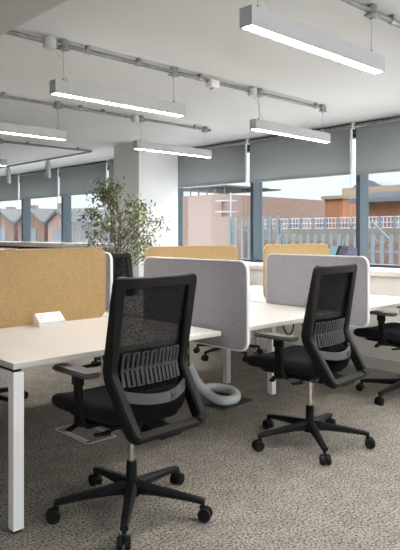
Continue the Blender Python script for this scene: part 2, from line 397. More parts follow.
# ------------------------------------------------------------------ socket box on the near desk
r = empty('socket_box', (1.865, 3.30, ZT), math.radians(0)); tag(r, 'white angled power socket box on the nearest desk, against the mustard screen', 'socket box')
MB().prism([(-.045, 0), (.035, 0), (.035, .072), (.018, .076), (-.045, .030)], 'x', -.088, .088, .004).build('housing', 'white_metal', r, smooth=False)
sl = Matrix.Rotation(math.atan2(.046, .063), 3, 'X')
for k in (-1, 0, 1):
    p = Vector((k*.055, -.0135, .0535))
    s_ = MB(); s_.box(p, (.047, .055, .004), .002, rot=sl); so = s_.build('socket', 'white', r, smooth=False)
    h = MB()
    for dx, dy in ((-.011, -.006), (.011, -.006), (0, .010)):
        h.box(p+sl @ Vector((dx, dy, .0022)), (.006 if dy < 0 else .005, .004 if dy < 0 else .008, .0016), rot=sl)
    h.build('pin_hole', 'darkplate', so, smooth=False)

# ------------------------------------------------------------------ office chair
def make_chair():
    r = empty('office_chair', (0, 0, 0))
    # --- star base
    base = MB(); base.cyl((0, 0, .075), (0, 0, .135), .046, .040, bev=.006); base.cyl((0, 0, .13), (0, 0, .235), .027, .024, bev=.003)
    base.build('base_hub', 'black', r)
    bl_dirs = []
    for k in range(5):
        a = BASE_ROT + 2*PI*k/5; d = Vector((math.cos(a), math.sin(a), 0)); n = Vector((-d.y, d.x, 0))
        P = [d*.03+Vector((0, 0, .112)), d*.12+Vector((0, 0, .108)), d*.23+Vector((0, 0, .099)), d*.32+Vector((0, 0, .090)), d*.352+Vector((0, 0, .084))]
        leg = MB().sweep(P, n, [.056, .048, .040, .036, .034], [.058, .042, .032, .026, .022], cham=.28).build('base_leg', 'black', r)
        c = d*.346
        w = MB()
        for sgn in (-1, 1):
            o = c + d*.012 + n*sgn*.017
            w.cyl(o-n*.011+Vector((0, 0, .030)), o+n*.011+Vector((0, 0, .030)), .030, seg=20, bev=.004)
        w.cyl(c+d*.012-n*.03+Vector((0, 0, .030)), c+d*.012+n*.03+Vector((0, 0, .030)), .006, seg=10)
        cw = w.build('caster', 'black', r)
        h = MB().cyl(c+Vector((0, 0, .035)), c+Vector((0, 0, .085)), .010, seg=12)
        h.box(c+d*.006+Vector((0, 0, .052)), (.040, .012, .030), .004, rot=Matrix.Rotation(a, 3, 'Z'))
        h.build('caster_stem', 'black', cw)
    MB().cyl((0, 0, .22), (0, 0, .41), .0135).build('gas_column', 'chrome', r)
    # --- mechanism
    m = MB(); m.box((0, -.01, .425), (.17, .27, .055), .014, 2); m.box((0, .04, .456), (.30, .30, .022), .008)
    m.build('mechanism', 'black', r)
    lv = MB(); lv.tube([(-.07, .06, .425), (-.20, .07, .425), (-.235, .075, .428)], .006); lv.box((-.262, .085, .428), (.07, .032, .012), .005, rot=Matrix.Rotation(.25, 3, 'Z') @ Matrix.Rotation(-.2, 3, 'Y'))
    lv.build('lever', 'black', r)
    lv = MB(); lv.tube([(-.07, -.03, .415), (-.17, -.03, .41)], .006); lv.box((-.19, -.035, .408), (.075, .03, .012), .005, rot=Matrix.Rotation(-.3, 3, 'Z'))
    lv.build('lever', 'black', r)
    kn = MB().cyl((.085, -.09, .425), (.125, -.09, .425), .024, seg=14, bev=.004); kn.cyl((-.125, -.10, .43), (-.085, -.10, .43), .022, seg=14, bev=.004)
    kn.build('tension_knob', 'silver', r)
    # --- seat
    def seat_pt(u, v):
        # closed super-ellipse rings from underside centre to top centre
        pass
    s_ = MB(); NA = 40
    def outline(a, sc):
        c, sn = math.cos(a), math.sin(a); e = 0.32
        x = math.copysign(abs(c)**e, c)*.258*sc; y = math.copysign(abs(sn)**e, sn)*.258*sc
        if y < 0: x *= 1-0.13*(-y/.245)**2
        return x, y+.09
    lay = [(.02, .458), (.55, .456), (.88, .460), (.965, .472), (1.0, .495), (.985, .514), (.93, .526), (.75, .530), (.40, .527), (.02, .525)]
    rings = []
    for sc, z in lay:
        ring = []
        for k in range(NA):
            x, y = outline(2*PI*k/NA, sc)
            dz = -.022*max(0, (y-.21)/.13)**2 if z > .5 else -.010*max(0, (y-.21)/.13)**2
            dz += .018*(x/.25)**2*(1 if z > .5 else .6) - .0
            ring.append(s_.bm.verts.new((x, y, z+dz)))
        rings.append(ring)
    for i in range(len(rings)-1):
        for k in range(NA): s_.bm.faces.new((rings[i][k], rings[i][(k+1) % NA], rings[i+1][(k+1) % NA], rings[i+1][k]))
    s_.bm.faces.new(rings[0][::-1]); s_.bm.faces.new(rings[-1])
    s_.build('seat', 'seatfab', r, ang=60)
    MB().prism(rrect(-.20, -.15, .20, .27, .08), 'z', .444, .461, .006).build('seat_pan', 'charcoal', r)
    # --- arms
    for sg in (-1, 1):
        ap = MB()
        path = fillet([(sg*.12, .05, .437), (sg*.250, .05, .437), (sg*.262, .05, .670)], .035, 5)
        ap.sweep(path, (0, 1, 0), [.075]*6+[.060]*(len(path)-7)+[.046], [.022]*len(path), cham=.2)
        ap.box((sg*.261, .05, .645), (.03, .062, .05), .006)
        arm = ap.build('armrest_post', 'charcoal', r)
        pd = MB(); poly = rrect(-.045, -.145, .045, .145, .028, 5)
        pd.prism([(x+sg*.256, y+.072) for x, y in poly], 'z', .668, .692, .007)
        pd.build('arm_pad', 'padplastic', r)
    # --- back frame: one closed picture-frame loop with an elbow
    def yoff(x, z): return 0.0
    W = .211
    WE, WB = .205, .192
    def cy(x, b): return -b*(1-(x/W)**2)
    YT, ZT_, YE, ZE, YB_, ZB_ = -.185, 1.080, -.108, .682, -.268, .438
    top = [(-W+2*W*k/8, YT+cy(-W+2*W*k/8, .018), ZT_) for k in range(1, 8)]
    ctr = [(-W, YT, ZT_)] + top + [(W, YT, ZT_), (WE, YE, ZE), (WB, YB_, ZB_), (-WB, YB_, ZB_), (-WE, YE, ZE)]
    n0 = len(ctr)
    F = []
    for i, p in enumerate(ctr):
        if 0 < i < 8: F.append(Vector(p)); continue
        a = Vector(ctr[i-1]); b = Vector(ctr[(i+1) % n0]); p = Vector(p)
        q = {0: .006, 8: .006}.get(i, .035)
        A = p+(a-p).normalized()*min(q, (a-p).length*.45); B = p+(b-p).normalized()*min(q, (b-p).length*.45)
        for k in range(5):
            t = k/4; F.append(A*(1-t)**2+p*2*t*(1-t)+B*t*t)
    hints = []; ws = []; hs = []
    for p in F:
        if p.z > 1.05 and abs(p.x) < W-.03: hints.append((0, 0.1, -1)); ws.append(.048); hs.append(.026)
        elif p.z < .446 and abs(p.x) < WB-.03: hints.append((0, .9, .5)); ws.append(.044); hs.append(.026)
        elif p.z > 1.055:
            k = 1 if p.x < 0 else -1; hints.append((k*.8, 0.05, -.6)); ws.append(.058); hs.append(.026)
        elif p.z < .45:
            k = 1 if p.x < 0 else -1; hints.append((k*.8, .3, .3)); ws.append(.048); hs.append(.050)
        else:
            k = 1 if p.x < 0 else -1; hints.append((k, 0, 0)); ws.append(.056 if p.z > .8 else .046); hs.append(.030 if p.z > .72 else .064)
    MB().sweep(F, hints, ws, hs, closed=True, cham=.2).build('back_frame', 'charcoal', r)
    # carrier from mechanism to the loop
    cb = MB(); cb.sweep([(0, -.10, .425), (0, -.20, .425), (0, -.275, .424)], (1, 0, 0), [.11, .12, .13], [.04, .036, .034]); cb.build('back_carrier', 'black', r)
    # mesh, front of the frame
    def side_y(z):
        return YE+(z-ZE)/(ZT_-ZE)*(YT-YE) if z > ZE else YE-(ZE-z)*.35
    def msh(u, v):
        x = (-.190+.380*u); z = .545+v*(1.066-.545)
        return (x, side_y(z)+cy(x, .026)+.004, z)
    MB().grid(msh, 14, 16, thick=.002).build('back_mesh', 'mesh', r)
    # lumbar strip: a serpentine ribbon in two rows with a spine
    lm = MB()
    def lp(x, z): return Vector((x, side_y(z)+cy(x, .030)-.010, z))
    nb = 7; x0, x1 = -.158, .158; st = (x1-x0)/(nb*2-1)
    for row, (za, zb) in enumerate(((.703, .768), (.628, .693))):
        pts = []
        for i in range(nb*2):
            x = x0+st*i
            pts += [lp(x, za if i % 2 == 0 else zb), lp(x, zb if i % 2 == 0 else za)]
        lm.sweep(pts, [(0, 1, 0)]*len(pts), .006, .0165, cham=.1)
    pts = [lp(-.165+.33*k/12, .698) for k in range(13)]
    lm.sweep(pts, (0, 0, 1), .008, .006, cham=.1)
    lm.build('lumbar_support', 'lumbar', r)
    # grey lower band
    bd = [(x, -.145+cy(x, .085), .570+.035*(x/W)**2) for x in [-.198+.396*k/16 for k in range(17)]]
    band = MB().sweep(bd, (0, 0.15, 1), [.040]+[.046]*15+[.040], .014, cham=.15).build('lower_band', 'silver', r)
    bg = MB(); xb = .055; yb = -.145+cy(xb, .085)-.0085
    rz = Matrix.Rotation(math.atan(2*.085*xb/W**2), 3, 'Z')
    bg.box((xb, yb, .572), (.030, .003, .028), .001, rot=rz)
    bgo = bg.build('badge', 'darkplate', band, smooth=False)
    bm_ = MB()
    for dx, dz, wd, hd in ((-.008, 0, .003, .018), (-.003, .007, .006, .003), (-.003, 0, .006, .003), (-.003, -.007, .006, .003), (.007, 0, .003, .018)):
        bm_.box(Vector((xb, yb, .572))+rz @ Vector((dx, -.0018, dz)), (wd, .0012, hd), rot=rz)
    bm_.build('badge_mark', 'silver', bgo, smooth=False)
    # fabric skirt of the lower back, curving down behind the seat
    def skt(u, v):
        x = -.186+.372*u; z = .50+v*.130; e = math.sqrt(max(0, 1-(abs(x)/.205)**3))
        return (x, -.125-.092*e*(0.70+.30*math.sin(PI*v)), .575-(.60-z)*1.05*(.35+.65*e))
    MB().grid(skt, 16, 5, thick=.014).build('lower_back_pad', 'seatfab', r, ang=60)
    return r
BASE_ROT = 0.0
chair0 = None
CH = [  # hub x, y, facing rot (deg), base rot world (deg), label
    (1.712, 2.270, 1.2, 12, 'black mesh office chair nearest the camera, pushed up to the desk with the socket box'),
    (3.064, 2.245, 3.5, 14, 'black mesh office chair at the middle desk, in front of the second grey divider'),
    (4.475, 2.36, -2, 33, 'black office chair cut off by the right picture edge, beside the cream panel'),
    (3.31, 4.60, 172, 20, 'black mesh chair back across the desks, beside the slim mauve slice below the plant'),
    (4.62, 4.45, 184, 40, 'black chair across the desks whose casters show beneath the first grey divider'),
    (1.90, 4.36, 176, 5, 'black chair across the desks whose base shows at the left edge behind the white leg'),
]
for i, (x, y, f, b, lab) in enumerate(CH):
    # the star base turns on its own, so it is rebuilt as a rotated set of parts
    if chair0 is None:
        chair0 = make_chair(); c = chair0
    else:
        c = copy_tree(chair0)
    c.location = (x, y, 0); c.rotation_euler = (0, 0, math.radians(f))
    for ch in c.children:
        if ch.name.startswith(('base_leg', 'caster')): ch.rotation_euler = (0, 0, math.radians(b-f))
    tag(c, lab, 'chair', 'black office chairs')

# ------------------------------------------------------------------ pendant lights
ZLB, LL = 2.14, 1.045
def make_light():
    r = empty('pendant_light', (0, 0, 0))
    h = MB(); W, H = .068, .082
    h.prism([(-W/2, 0), (-W/2+.004, 0), (-W/2+.004, .006), (W/2-.004, .006), (W/2-.004, 0), (W/2, 0), (W/2, H), (-W/2, H)], 'x', -LL/2, LL/2)
    h.box((-LL/2+.003, 0, H/2), (.006, W, H)); h.box((LL/2-.003, 0, H/2), (.006, W, H))
    h.build('housing', 'fixture', r, smooth=False)
    MB().box((0, 0, .0035), (LL-.014, W-.009, .004)).build('diffuser', 'diff', r, smooth=False)
    MB().box((0, 0, H+.001), (LL-.10, .030, .002)).build('added_uplight_strip', 'addedup', r, smooth=False)  # unseen glowing strip added on top to brighten the ceiling
    for sx in (-1, 1):
        x = sx*(LL/2-.075)
        w = MB().cyl((x, 0, H+.02), (x, 0, 2.399-ZLB), .0016, seg=6); wo = w.build('suspension_wire', 'wire', r)
        MB().cyl((x, 0, H), (x, 0, H+.024), .0055, seg=10).build('wire_grip', 'brass', wo)
    MB().tube(smooth_path([(-LL/2+.13, 0, H), (-LL/2+.125, .004, H+.025), (-LL/2+.088, .006, H+.06), (-LL/2+.082, .004, H+.12), (-LL/2+.055, .0, H+.16), (-LL/2+.022, -.002, 2.402-ZLB)]), .0035, 8).build('power_cable', 'flex', r)
    MB().cyl((-LL/2+.13, 0, H), (-LL/2+.13, 0, H+.018), .007, seg=10).build('cable_gland', 'flex', r)
    return r
L0 = None
RA, RB = 1.87+LL/2, 3.69+LL/2
LI = [(RA-.03, 1.635, 'large linear pendant light at the top right, nearest the camera'),
      (RA, 3.235, 'linear pendant light at upper left, hung from the conduit that passes the beam'),
      (RB, 3.235, 'linear pendant light at upper right, in front of the grey blinds'),
      (RA-.03, 4.79, 'linear pendant light running off the left edge, in front of the spotlight rail'),
      (RB-.01, 4.79, 'linear pendant light in front of the white pillar top'),
      (2.93, 7.15, 'small far pendant light cut off at the left edge, below the spotlights'),
      (RB, 1.635, 'added linear pendant light out of frame to the right, in line with the nearest pendant'),  # unseen lamps from here on, added to brighten the foreground
      (RA, 0.03, 'added linear pendant light out of frame overhead at right'),
      (RB, 0.03, 'added linear pendant light out of frame at the far right')]
for x, y, lab in LI:
    if L0 is None: L0 = make_light(); o = L0
    else: o = copy_tree(L0)
    o.location = (x, y+.034, ZLB); tag(o, lab, 'light', 'linear pendant lights')

# ------------------------------------------------------------------ conduits
ZC = 2.447
def conduit(y, x0, x1, hooks, boxes, label, clips, sensor=None, turn=None):
    r = empty('conduit', (x0, y, CZ)); tag(r, label, 'conduit', 'steel conduits under the ceiling')
    z = ZC-CZ
    pts = [(0, 0, z), (x1-x0, 0, z)]
    if turn: pts = fillet([(0, 0, z), (x1-x0, 0, z), (x1-x0, turn-y, z)], .05)
    MB().tube(pts, .0145, 12).build('tube', 'conduit', r)
    for cx in clips:
        m = MB().cyl((cx-x0-.018, 0, z), (cx-x0+.018, 0, z), .0185, seg=14); m.box((cx-x0, 0, z+.022), (.022, .03, .022))
        m.build('saddle_clip', 'galv', r)
    for hx in hooks:
        m = MB().cyl((hx-x0, 0, z-.020), (hx-x0, 0, z+.031), .029, seg=18, bev=.003); b = m.build('mounting_box', 'galv', r)
        m = MB().box((hx-x0, 0, z-.024), (.075, .045, .010), .003); m.tube([(hx-x0, 0, z-.028), (hx-x0, 0, z-.036), (hx-x0-.008, 0, z-.046), (hx-x0-.016, 0, z-.04)], .003, 6)
        m.build('hook', 'galv', b)
    for bx_ in boxes:
        MB().cyl((bx_-x0, -.01, z-.045), (bx_-x0, -.01, z+.025), .040, .036, seg=18, bev=.006).build('junction_box', 'flex', r)
    if sensor:
        m = MB().box((sensor-x0, -.01, z-.025), (.085, .075, .055), .006); s_ = m.build('sensor_box', 'white_metal', r)
        MB().cyl((sensor-x0, -.01, z-.066), (sensor-x0, -.01, z-.052), .018, .024, seg=16).build('sensor_lens', 'fixture', s_)
    return r
e = LL/2-.075
conduit(1.669, -1.9, 4.70, [RA-.03-e, RA-.03+e, RB-e, RB+e], [RA-e-.13], 'steel conduit at the top right corner, holding the nearest pendant light', [1.5, 3.02, 3.3])
conduit(3.269, -1.9, 4.70, [RA-e, RA+e, RB-e, RB+e], [RA-e-.10, RB-e-.09], 'long steel conduit crossing the upper left, with white sensor box', [2.12, 2.52, 3.1, 4.55], sensor=3.22)
conduit(4.824, -1.9, 4.73, [RA-e-.03, RA+e-.03, RB-e-.01, RB+e-.01], [RA-e-.13, RB-e-.09], 'steel conduit behind the upper left pendant light, ending before the pillar', [2.3, 3.05, 3.3, 4.5])
conduit(7.184, -1.9, 4.74, [2.93-e, 2.93+e], [], 'far steel conduit at left with a corner turning back toward the windows', [3.75, 4.5], turn=12.6)
for y, lab in ((8.42, 'grey cylinder spotlight hanging from the far conduit, right-hand one of two'), (9.76, 'grey cylinder spotlight hanging from the far conduit, left-hand one of two')):
    r = empty('spotlight', (4.74, y, ZC-.0145)); tag(r, lab, 'spotlight', 'grey cylinder spotlights')
    MB().cyl((0, 0, -.28), (0, 0, -.03), .044, seg=24, bev=.004).build('cylinder_body', 'fixture', r)
    MB().cyl((0, 0, -.03), (0, 0, 0), .02, seg=14).build('stem', 'galv', r)
    MB().cyl((0, 0, -.283), (0, 0, -.279), .034, seg=20).build('lens', 'darkplate', r)

# ------------------------------------------------------------------ cables and hose under the desks
def hose_z(p): return p
HP = smooth_path([(3.165, 3.46, .262), (3.178, 3.437, .215), (3.20, 3.41, .15), (3.235, 3.345, .075), (3.215, 3.22, .050), (3.235, 3.135, .048), (3.32, 3.125, .048), (3.42, 3.20, .048), (3.485, 3.315, .048), (3.475, 3.43, .048), (3.425, 3.495, .048), (3.31, 3.53, .048), (3.2, 3.6, .048)], 7)
r = empty('cable_hose', (3.3, 3.4, 0)); tag(r, 'pale grey looped cable hose lying on a dark floor plate under the desks', 'cable hose')
MB().tube([p-Vector((3.3, 3.4, 0)) for p in HP], .036, 14).build('hose', 'hose', r)
cb = MB()
for k, (dx, dy) in enumerate(((0, 0), (.014, .006), (-.01, .012))):
    cb.tube(smooth_path([(-.15+dx, .03+dy, .70), (-.165+dx*2, .035+dy, .56), (-.15-dx, .045+dy, .42), (-.135+dx*.3, .06+dy*.4, .24)]), .0045, 7)
cb.build('cables', 'black', r)
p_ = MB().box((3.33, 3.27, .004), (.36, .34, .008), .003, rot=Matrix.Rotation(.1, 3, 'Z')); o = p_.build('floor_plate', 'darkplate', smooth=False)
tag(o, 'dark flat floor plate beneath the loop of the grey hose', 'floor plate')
# hanging cable loops under desktops
o = MB().tube(smooth_path([(1.80, 2.60, .700), (1.78, 2.60, .66), (1.80, 2.60, .625), (1.86, 2.60, .615), (1.91, 2.60, .635), (1.93, 2.60, .700)]), .005, 8).build('cable', 'black')
tag(o, 'thin black cable loop drooping under the nearest desk by the chair arm', 'cable')
o = MB().tube(smooth_path([(3.35, 2.70, .70), (3.38, 2.70, .62), (3.43, 2.70, .57), (3.48, 2.70, .60), (3.50, 2.70, .70)]), .005, 8).build('cable', 'black')
tag(o, 'thin black cable loop drooping under the middle desk beside the second chair', 'cable')

# ------------------------------------------------------------------ floor box
r = empty('floor_box', (2.16, 3.36, 0)); tag(r, 'flush carpeted floor box with a thin aluminium frame beneath the nearest desk', 'floor box')
m = MB()
for a, b in (((-.11, -.20), (.11, -.188)), ((-.11, .188), (.11, .20)), ((-.11, -.20), (-.10, .20)), ((.10, -.20), (.11, .20))):
    m.box2((a[0], a[1], 0), (b[0], b[1], .004))
m.build('frame', 'alu', r, smooth=False)
MB().box2((-.10, -.188, 0), (.10, .188, .0025)).build('carpet_lid', 'carpet', r, smooth=False)
MB().box2((-.092, -.15, 0), (-.068, .10, .005), .001).build('handle_strip', 'alu', r, smooth=False)

# ------------------------------------------------------------------ bar table by the far windows
r = empty('bar_table', (4.75, 9.0, 0)); tag(r, 'long white bar-height table at left beneath the far windows', 'table')
MB().box2((-.3, -2.1, 1.095), (.3, 2.6, 1.158), .005).build('table_top', 'white', r, smooth=False)
for y in (-1.9, .2, 2.3):
    MB().prism([(-.25, 0), (-.19, 0), (-.05, 1.04), (.05, 1.04), (.19, 0), (.25, 0), (.09, 1.075), (-.09, 1.075)], 'y', y-.03, y+.03).build('leg', 'black', r, smooth=False)
MB().box2((-.05, -1.4, 1.055), (.05, 2.4, 1.095)).build('under_rail', 'black', r, smooth=False)
for k, y in enumerate((8.75, 9.7, 10.6)):
    r = empty('bar_stool', (4.22, y, 0), .2*k); tag(r, ['black bar stool at the white bar table, right-hand one', 'black bar stool at the white bar table, middle one', 'black bar stool at the white bar table, far left one'][k], 'stool', 'bar stools')
    MB().prism(rrect(-.18, -.18, .18, .18, .08), 'z', .74, .775, .01).build('seat', 'seatfab', r)
    for sx in (-1, 1):
        for sy in (-1, 1): MB().cyl((sx*.2, sy*.2, 0), (sx*.13, sy*.13, .745), .012, seg=10).build('leg', 'black', r)
    MB().tube([(-.15, -.15, .76), (-.19, -.14, 1.03), (-.19, .14, 1.03), (-.15, .15, .76)], .012, 8).build('backrest', 'black', r)

# ------------------------------------------------------------------ box on the sill
r = empty('patterned_box', (5.42, 3.70, .94), math.radians(3)); tag(r, 'dark plum and teal patterned box lying on the window sill behind the mustard screen', 'box')
MB().prism([(-.13, 0), (.13, 0), (.13, .20), (-.04, .225), (-.13, .10)], 'y', -.24, .24, .004).build('body', 'plum', r, smooth=False)
def slp(y0, y1, name, m_):
    MB().prism([(-.0385, .226), (-.042, .2285), (-.1335, .1015), (-.131, .099)], 'y', y0, y1).build(name, m_, r, smooth=False)
slp(-.02, .05, 'black_strap', 'black'); slp(-.12, -.02, 'teal_panel', 'teal'); slp(-.15, -.12, 'black_strap', 'black'); slp(.08, .235, 'lavender_panel', 'lav')

# ------------------------------------------------------------------ plant
PX, PY = 4.17, 5.79
r = empty('potted_tree', (PX, PY, 0)); tag(r, 'leafy green indoor tree in front of the white pillar', 'plant')
MB().cyl((0, 0, 0), (0, 0, .38), .15, .19, seg=28, bev=.01).build('pot', 'black', r)
MB().cyl((0, 0, .375), (0, 0, .385), .175, seg=24).build('soil', 'soil', r)
trk = MB(); tips = []
rs = random.Random(5)
for k in range(3):
    a = k*2.1; trk.tube(smooth_path([(.03*math.cos(a), .03*math.sin(a), .38), (.04*math.cos(a+1), .04*math.sin(a+1), .75), (.03*math.cos(a+2), .03*math.sin(a+2), 1.1), (.06*math.cos(a+2.4), .06*math.sin(a+2.4), 1.55)], 5), [.014-.0006*j for j in range(16)], 8)
trk.build('trunk', 'bark', r)
br = MB()
# clusters in (right, up) as the photo shows: offset along image-right axis, height, spread
clus = []
for k in range(62):
    z = rs.uniform(1.02, 1.86)
    wid = .36*math.sin(max(.12, min(1, (1.98-z)/.95))*PI*.62)+.03
    t = rs.uniform(-1, 1)*wid; dpt = rs.uniform(-.2, .2)
    if z > 1.7: t = t*.7-.12
    if 1.38 < z < 1.52 and t > 0: t *= 1.35
    clus.append((RT[0]*t+FW[0]*dpt, RT[1]*t+FW[1]*dpt, z))
clus += [(RT[0]*t, RT[1]*t, z) for t, z in ((-.22, 1.88), (-.20, 1.80), (-.14, 1.74), (.40, 1.46), (.30, 1.47), (-.30, 1.17), (-.26, 1.30), (-.27, 1.55), (.16, 1.68), (.28, 1.60))]
for c in clus:
    c = Vector(c); s0 = Vector((rs.uniform(-.04, .04), rs.uniform(-.04, .04), max(.8, c.z-rs.uniform(.2, .45))))
    br.tube(smooth_path([s0, (s0+c)/2+Vector((0, 0, -.03)), c], 4), .004, 5)
br.build('branches', 'bark', r)
def leaves(name, m_, cnt, seed):
    q = random.Random(seed); mb = MB(); bm = mb.bm
    for _ in range(cnt):
        c = Vector(q.choice(clus)) + Vector((q.gauss(0, .062), q.gauss(0, .062), q.gauss(0, .055)))
        L = q.uniform(.032, .055); W = L*q.uniform(.38, .55)
        rot = Matrix.Rotation(q.uniform(0, 2*PI), 3, 'Z') @ Matrix.Rotation(q.uniform(-.2, 1.2), 3, 'Y') @ Matrix.Rotation(q.uniform(-.7, .7), 3, 'X')
        P = [(0, 0, 0), (L*.35, W*.5, .004), (L*.7, W*.4, 0), (L, 0, -.008), (L*.7, -W*.4, 0), (L*.35, -W*.5, .004)]
        mid = [(L*.35, 0, -.003), (L*.7, 0, -.004)]
        v = [bm.verts.new(c+rot @ Vector(p)) for p in P]; mm = [bm.verts.new(c+rot @ Vector(p)) for p in mid]
        for f in ((v[0], mm[0], v[1]), (v[0], v[5], mm[0]), (v[1], mm[0], mm[1], v[2]), (mm[0], v[5], v[4], mm[1]), (v[2], mm[1], v[3]), (mm[1], v[4], v[3])): bm.faces.new(f)
    mb.build(name, m_, r)
leaves('foliage', 'leaf', 1650, 3); leaves('pale_foliage', 'leaf2', 420, 4)

# ------------------------------------------------------------------ outside
def uy(px): return (px-200)/FPX
def PZ(px, py, X):                       # point of a vertical plane x = X seen at a pixel of the layout sketch
    u = uy(px); Z = X/(FW[0]+u*RT[0]); return Z*(FW[1]+u*RT[1]), CAMZ+Z*(HZ-py)/FPX
GZ = -4.0
M['brick'] = brick_mat('red_brick', (0.109, 0.062, 0.047), (0.092, 0.052, 0.038), (0.120, 0.104, 0.092), 2.2)
M['pinkbrick'] = brick_mat('pale_brick', (0.163, 0.111, 0.094), (0.155, 0.104, 0.087), (0.159, 0.114, 0.099), 2.2)
M['orange'] = brick_mat('terracotta_panel', (0.215, 0.098, 0.052), (0.189, 0.083, 0.044), (0.143, 0.072, 0.046), 0.55, True)
M['buff'] = mat('buff_stone', (0.164, 0.129, 0.095), 0.9, var=0.08, scale=1, spec=0.06)
M['concrete'] = mat('concrete', (0.109, 0.101, 0.090), 0.95, var=0.12, scale=2, spec=0.06)
M['greyroof'] = mat('slate_roof', (0.060, 0.062, 0.062), 0.9, var=0.12, scale=3, spec=0.06)
M['greenroof'] = mat('lichened_roof', (0.062, 0.068, 0.057), 0.95, var=0.2, scale=2, spec=0.06)
M['steelroof'] = mat('metal_roof', (0.077, 0.085, 0.092), 0.5, var=0.06, spec=0.06)
M['darkclad'] = mat('dark_cladding', (0.055, 0.057, 0.060), 0.7, var=0.1, spec=0.06)
M['winglass'] = mat('window_dark', (0.077, 0.092, 0.109), 0.2)
M['pale'] = mat('palisade_paint', (0.104, 0.117, 0.129), 0.5, var=0.06, spec=0.06)
M['bluepost'] = mat('blue_rail_paint', (0.082, 0.120, 0.169), 0.5, spec=0.06)
M['whiterail'] = mat('white_rail_paint', (0.30, 0.31, 0.33), 0.5, spec=0.06)
M['redsign'] = mat('red_mesh', (0.147, 0.092, 0.087), 0.8, spec=0.06)
M['ground'] = mat('pale_paving', (0.50, 0.49, 0.47), 0.95, var=0.1)
struct(MB().box2((-60, -100, GZ-.2), (160, 160, GZ)).build('ground', 'ground', smooth=False))

def bldg(name, cat, label, px0, px1, py, X, depth, m_, group=None):
    y1, z = PZ(px0, py, X); y0, z2 = PZ(px1, py, X); z = (z+z2)/2
    r = empty(name, (X, (y0+y1)/2, GZ)); tag(r, label, cat, group); h = (y1-y0)/2
    MB().box2((0, -h, 0), (depth, h, z-GZ)).build('wall', m_, r, smooth=False)
    return r, h, z-GZ
# pale brick block at left of the right-hand window bank
r, h, z = bldg('brick_building', 'building', 'pale pink brick building with railed flat roof, just right of the white pillar', 160, 222, 196, 22, 9, 'pinkbrick')
MB().box2((.5, -h+.2, z+.42), (5, h-.4, z+.52), .02).build('canopy_roof', 'steelroof', r, smooth=False)
m = MB()
for k in range(7): m.box2((.6, -h+.4+k*(2*h-1)/6, z), (.66, -h+.46+k*(2*h-1)/6, z+.45))
m.build('canopy_post', 'steelroof', r, smooth=False)
y1, z1 = PZ(194, 204, 21.5); y0, _ = PZ(222, 204, 21.5)
m = MB()
for k in range(3): m.box2((-.5, -h-.9, z-1.5+k*.55), (0.2, -h, z-1.46+k*.55))
m.box2((-.3, -h-.9, z-2), (-.25, -h-.85, z)); m.build('roof_ladder', 'whiterail', r, smooth=False)
bldg('brick_building', 'building', 'low pale brick block with a flat parapet, in front of the railed building', 195, 228, 217, 18, 2.2, 'pinkbrick')
r, h, z = bldg('brick_building', 'building', 'long low terracotta building behind the railing, with small round vents', 218, 330, 207.5, 34, 10, 'orange')
MB().box2((-.15, -h, z), (10, h, z+.25)).build('parapet', 'steelroof', r, smooth=False)
for k in range(5): MB().cyl((-.08, h*.75-k*h*.36, z-1.3), (.05, h*.75-k*h*.36, z-1.3), .28, seg=16).build('round_vent', 'winglass', r)
r, h, z = bldg('terracotta_block', 'building', 'taller terracotta clad block rising behind the long low building', 324, 343, 199, 33, 6, 'orange')
MB().box2((-.2, -h-.1, z), (6, h+.1, z+.2)).build('parapet', 'buff', r, smooth=False)
r, h, z = bldg('grey_building', 'building', 'dark grey clad building left of the thick right-hand window post', 343, 362, 204, 47, 8, 'darkclad')
m = MB()
for k in range(6): m.box2((-.06, -h, z-.5-k*.55), (0, h, z-.42-k*.55))
m.build('cladding_rib', 'steelroof', r, smooth=False)
r, h, z = bldg('office_block', 'building', 'distant buff stone office block with a curved metal roof', 342, 404, 186.5, 62, 14, 'buff')
w = MB().box2((-.1, -h+.6, z-1.25), (0, h-2.2, z-.75)); w.build('window_band', 'winglass', r, smooth=False)
for k in range(9): MB().box2((-.1, -h+.8+k*2*h/9, z-2.5), (0, -h+1.3+k*2*h/9, z-1.7)).build('window', 'winglass', r, smooth=False)
MB().prism([(-h*.2, z)]+[(-h*.2+.9*h*k/10, z+.15+0.7*math.sin(PI*k/10)) for k in range(11)]+[(h*.7, z)], 'x', .5, 12).build('roof', 'steelroof', r)
r, h, z = bldg('terracotta_block', 'building', 'terracotta clad building with a wide flat grey eave at the right edge', 366, 412, 202, 26, 8, 'orange')
MB().box2((-.7, -h-.4, z), (8.5, h+.5, z+.2)).build('eave', 'steelroof', r, smooth=False)
MB().box2((-.4, -h, z-2.9), (0, h, z-2.55)).build('string_course', 'buff', r, smooth=False)
r, h, z = bldg('buff_building', 'building', 'low buff stone wall building under the terracotta block at right', 362, 412, 219.5, 23, 2.4, 'buff')
for k in range(4): MB().box2((-.05, -h+.3+k*.9, z-1.3), (0, -h+.8+k*.9, z-.4)).build('window', 'winglass', r, smooth=False)
bldg('distant_building', 'building', 'pale grey rooftop buildings far away on the skyline', 285, 322, 203, 70, 10, 'steelroof')
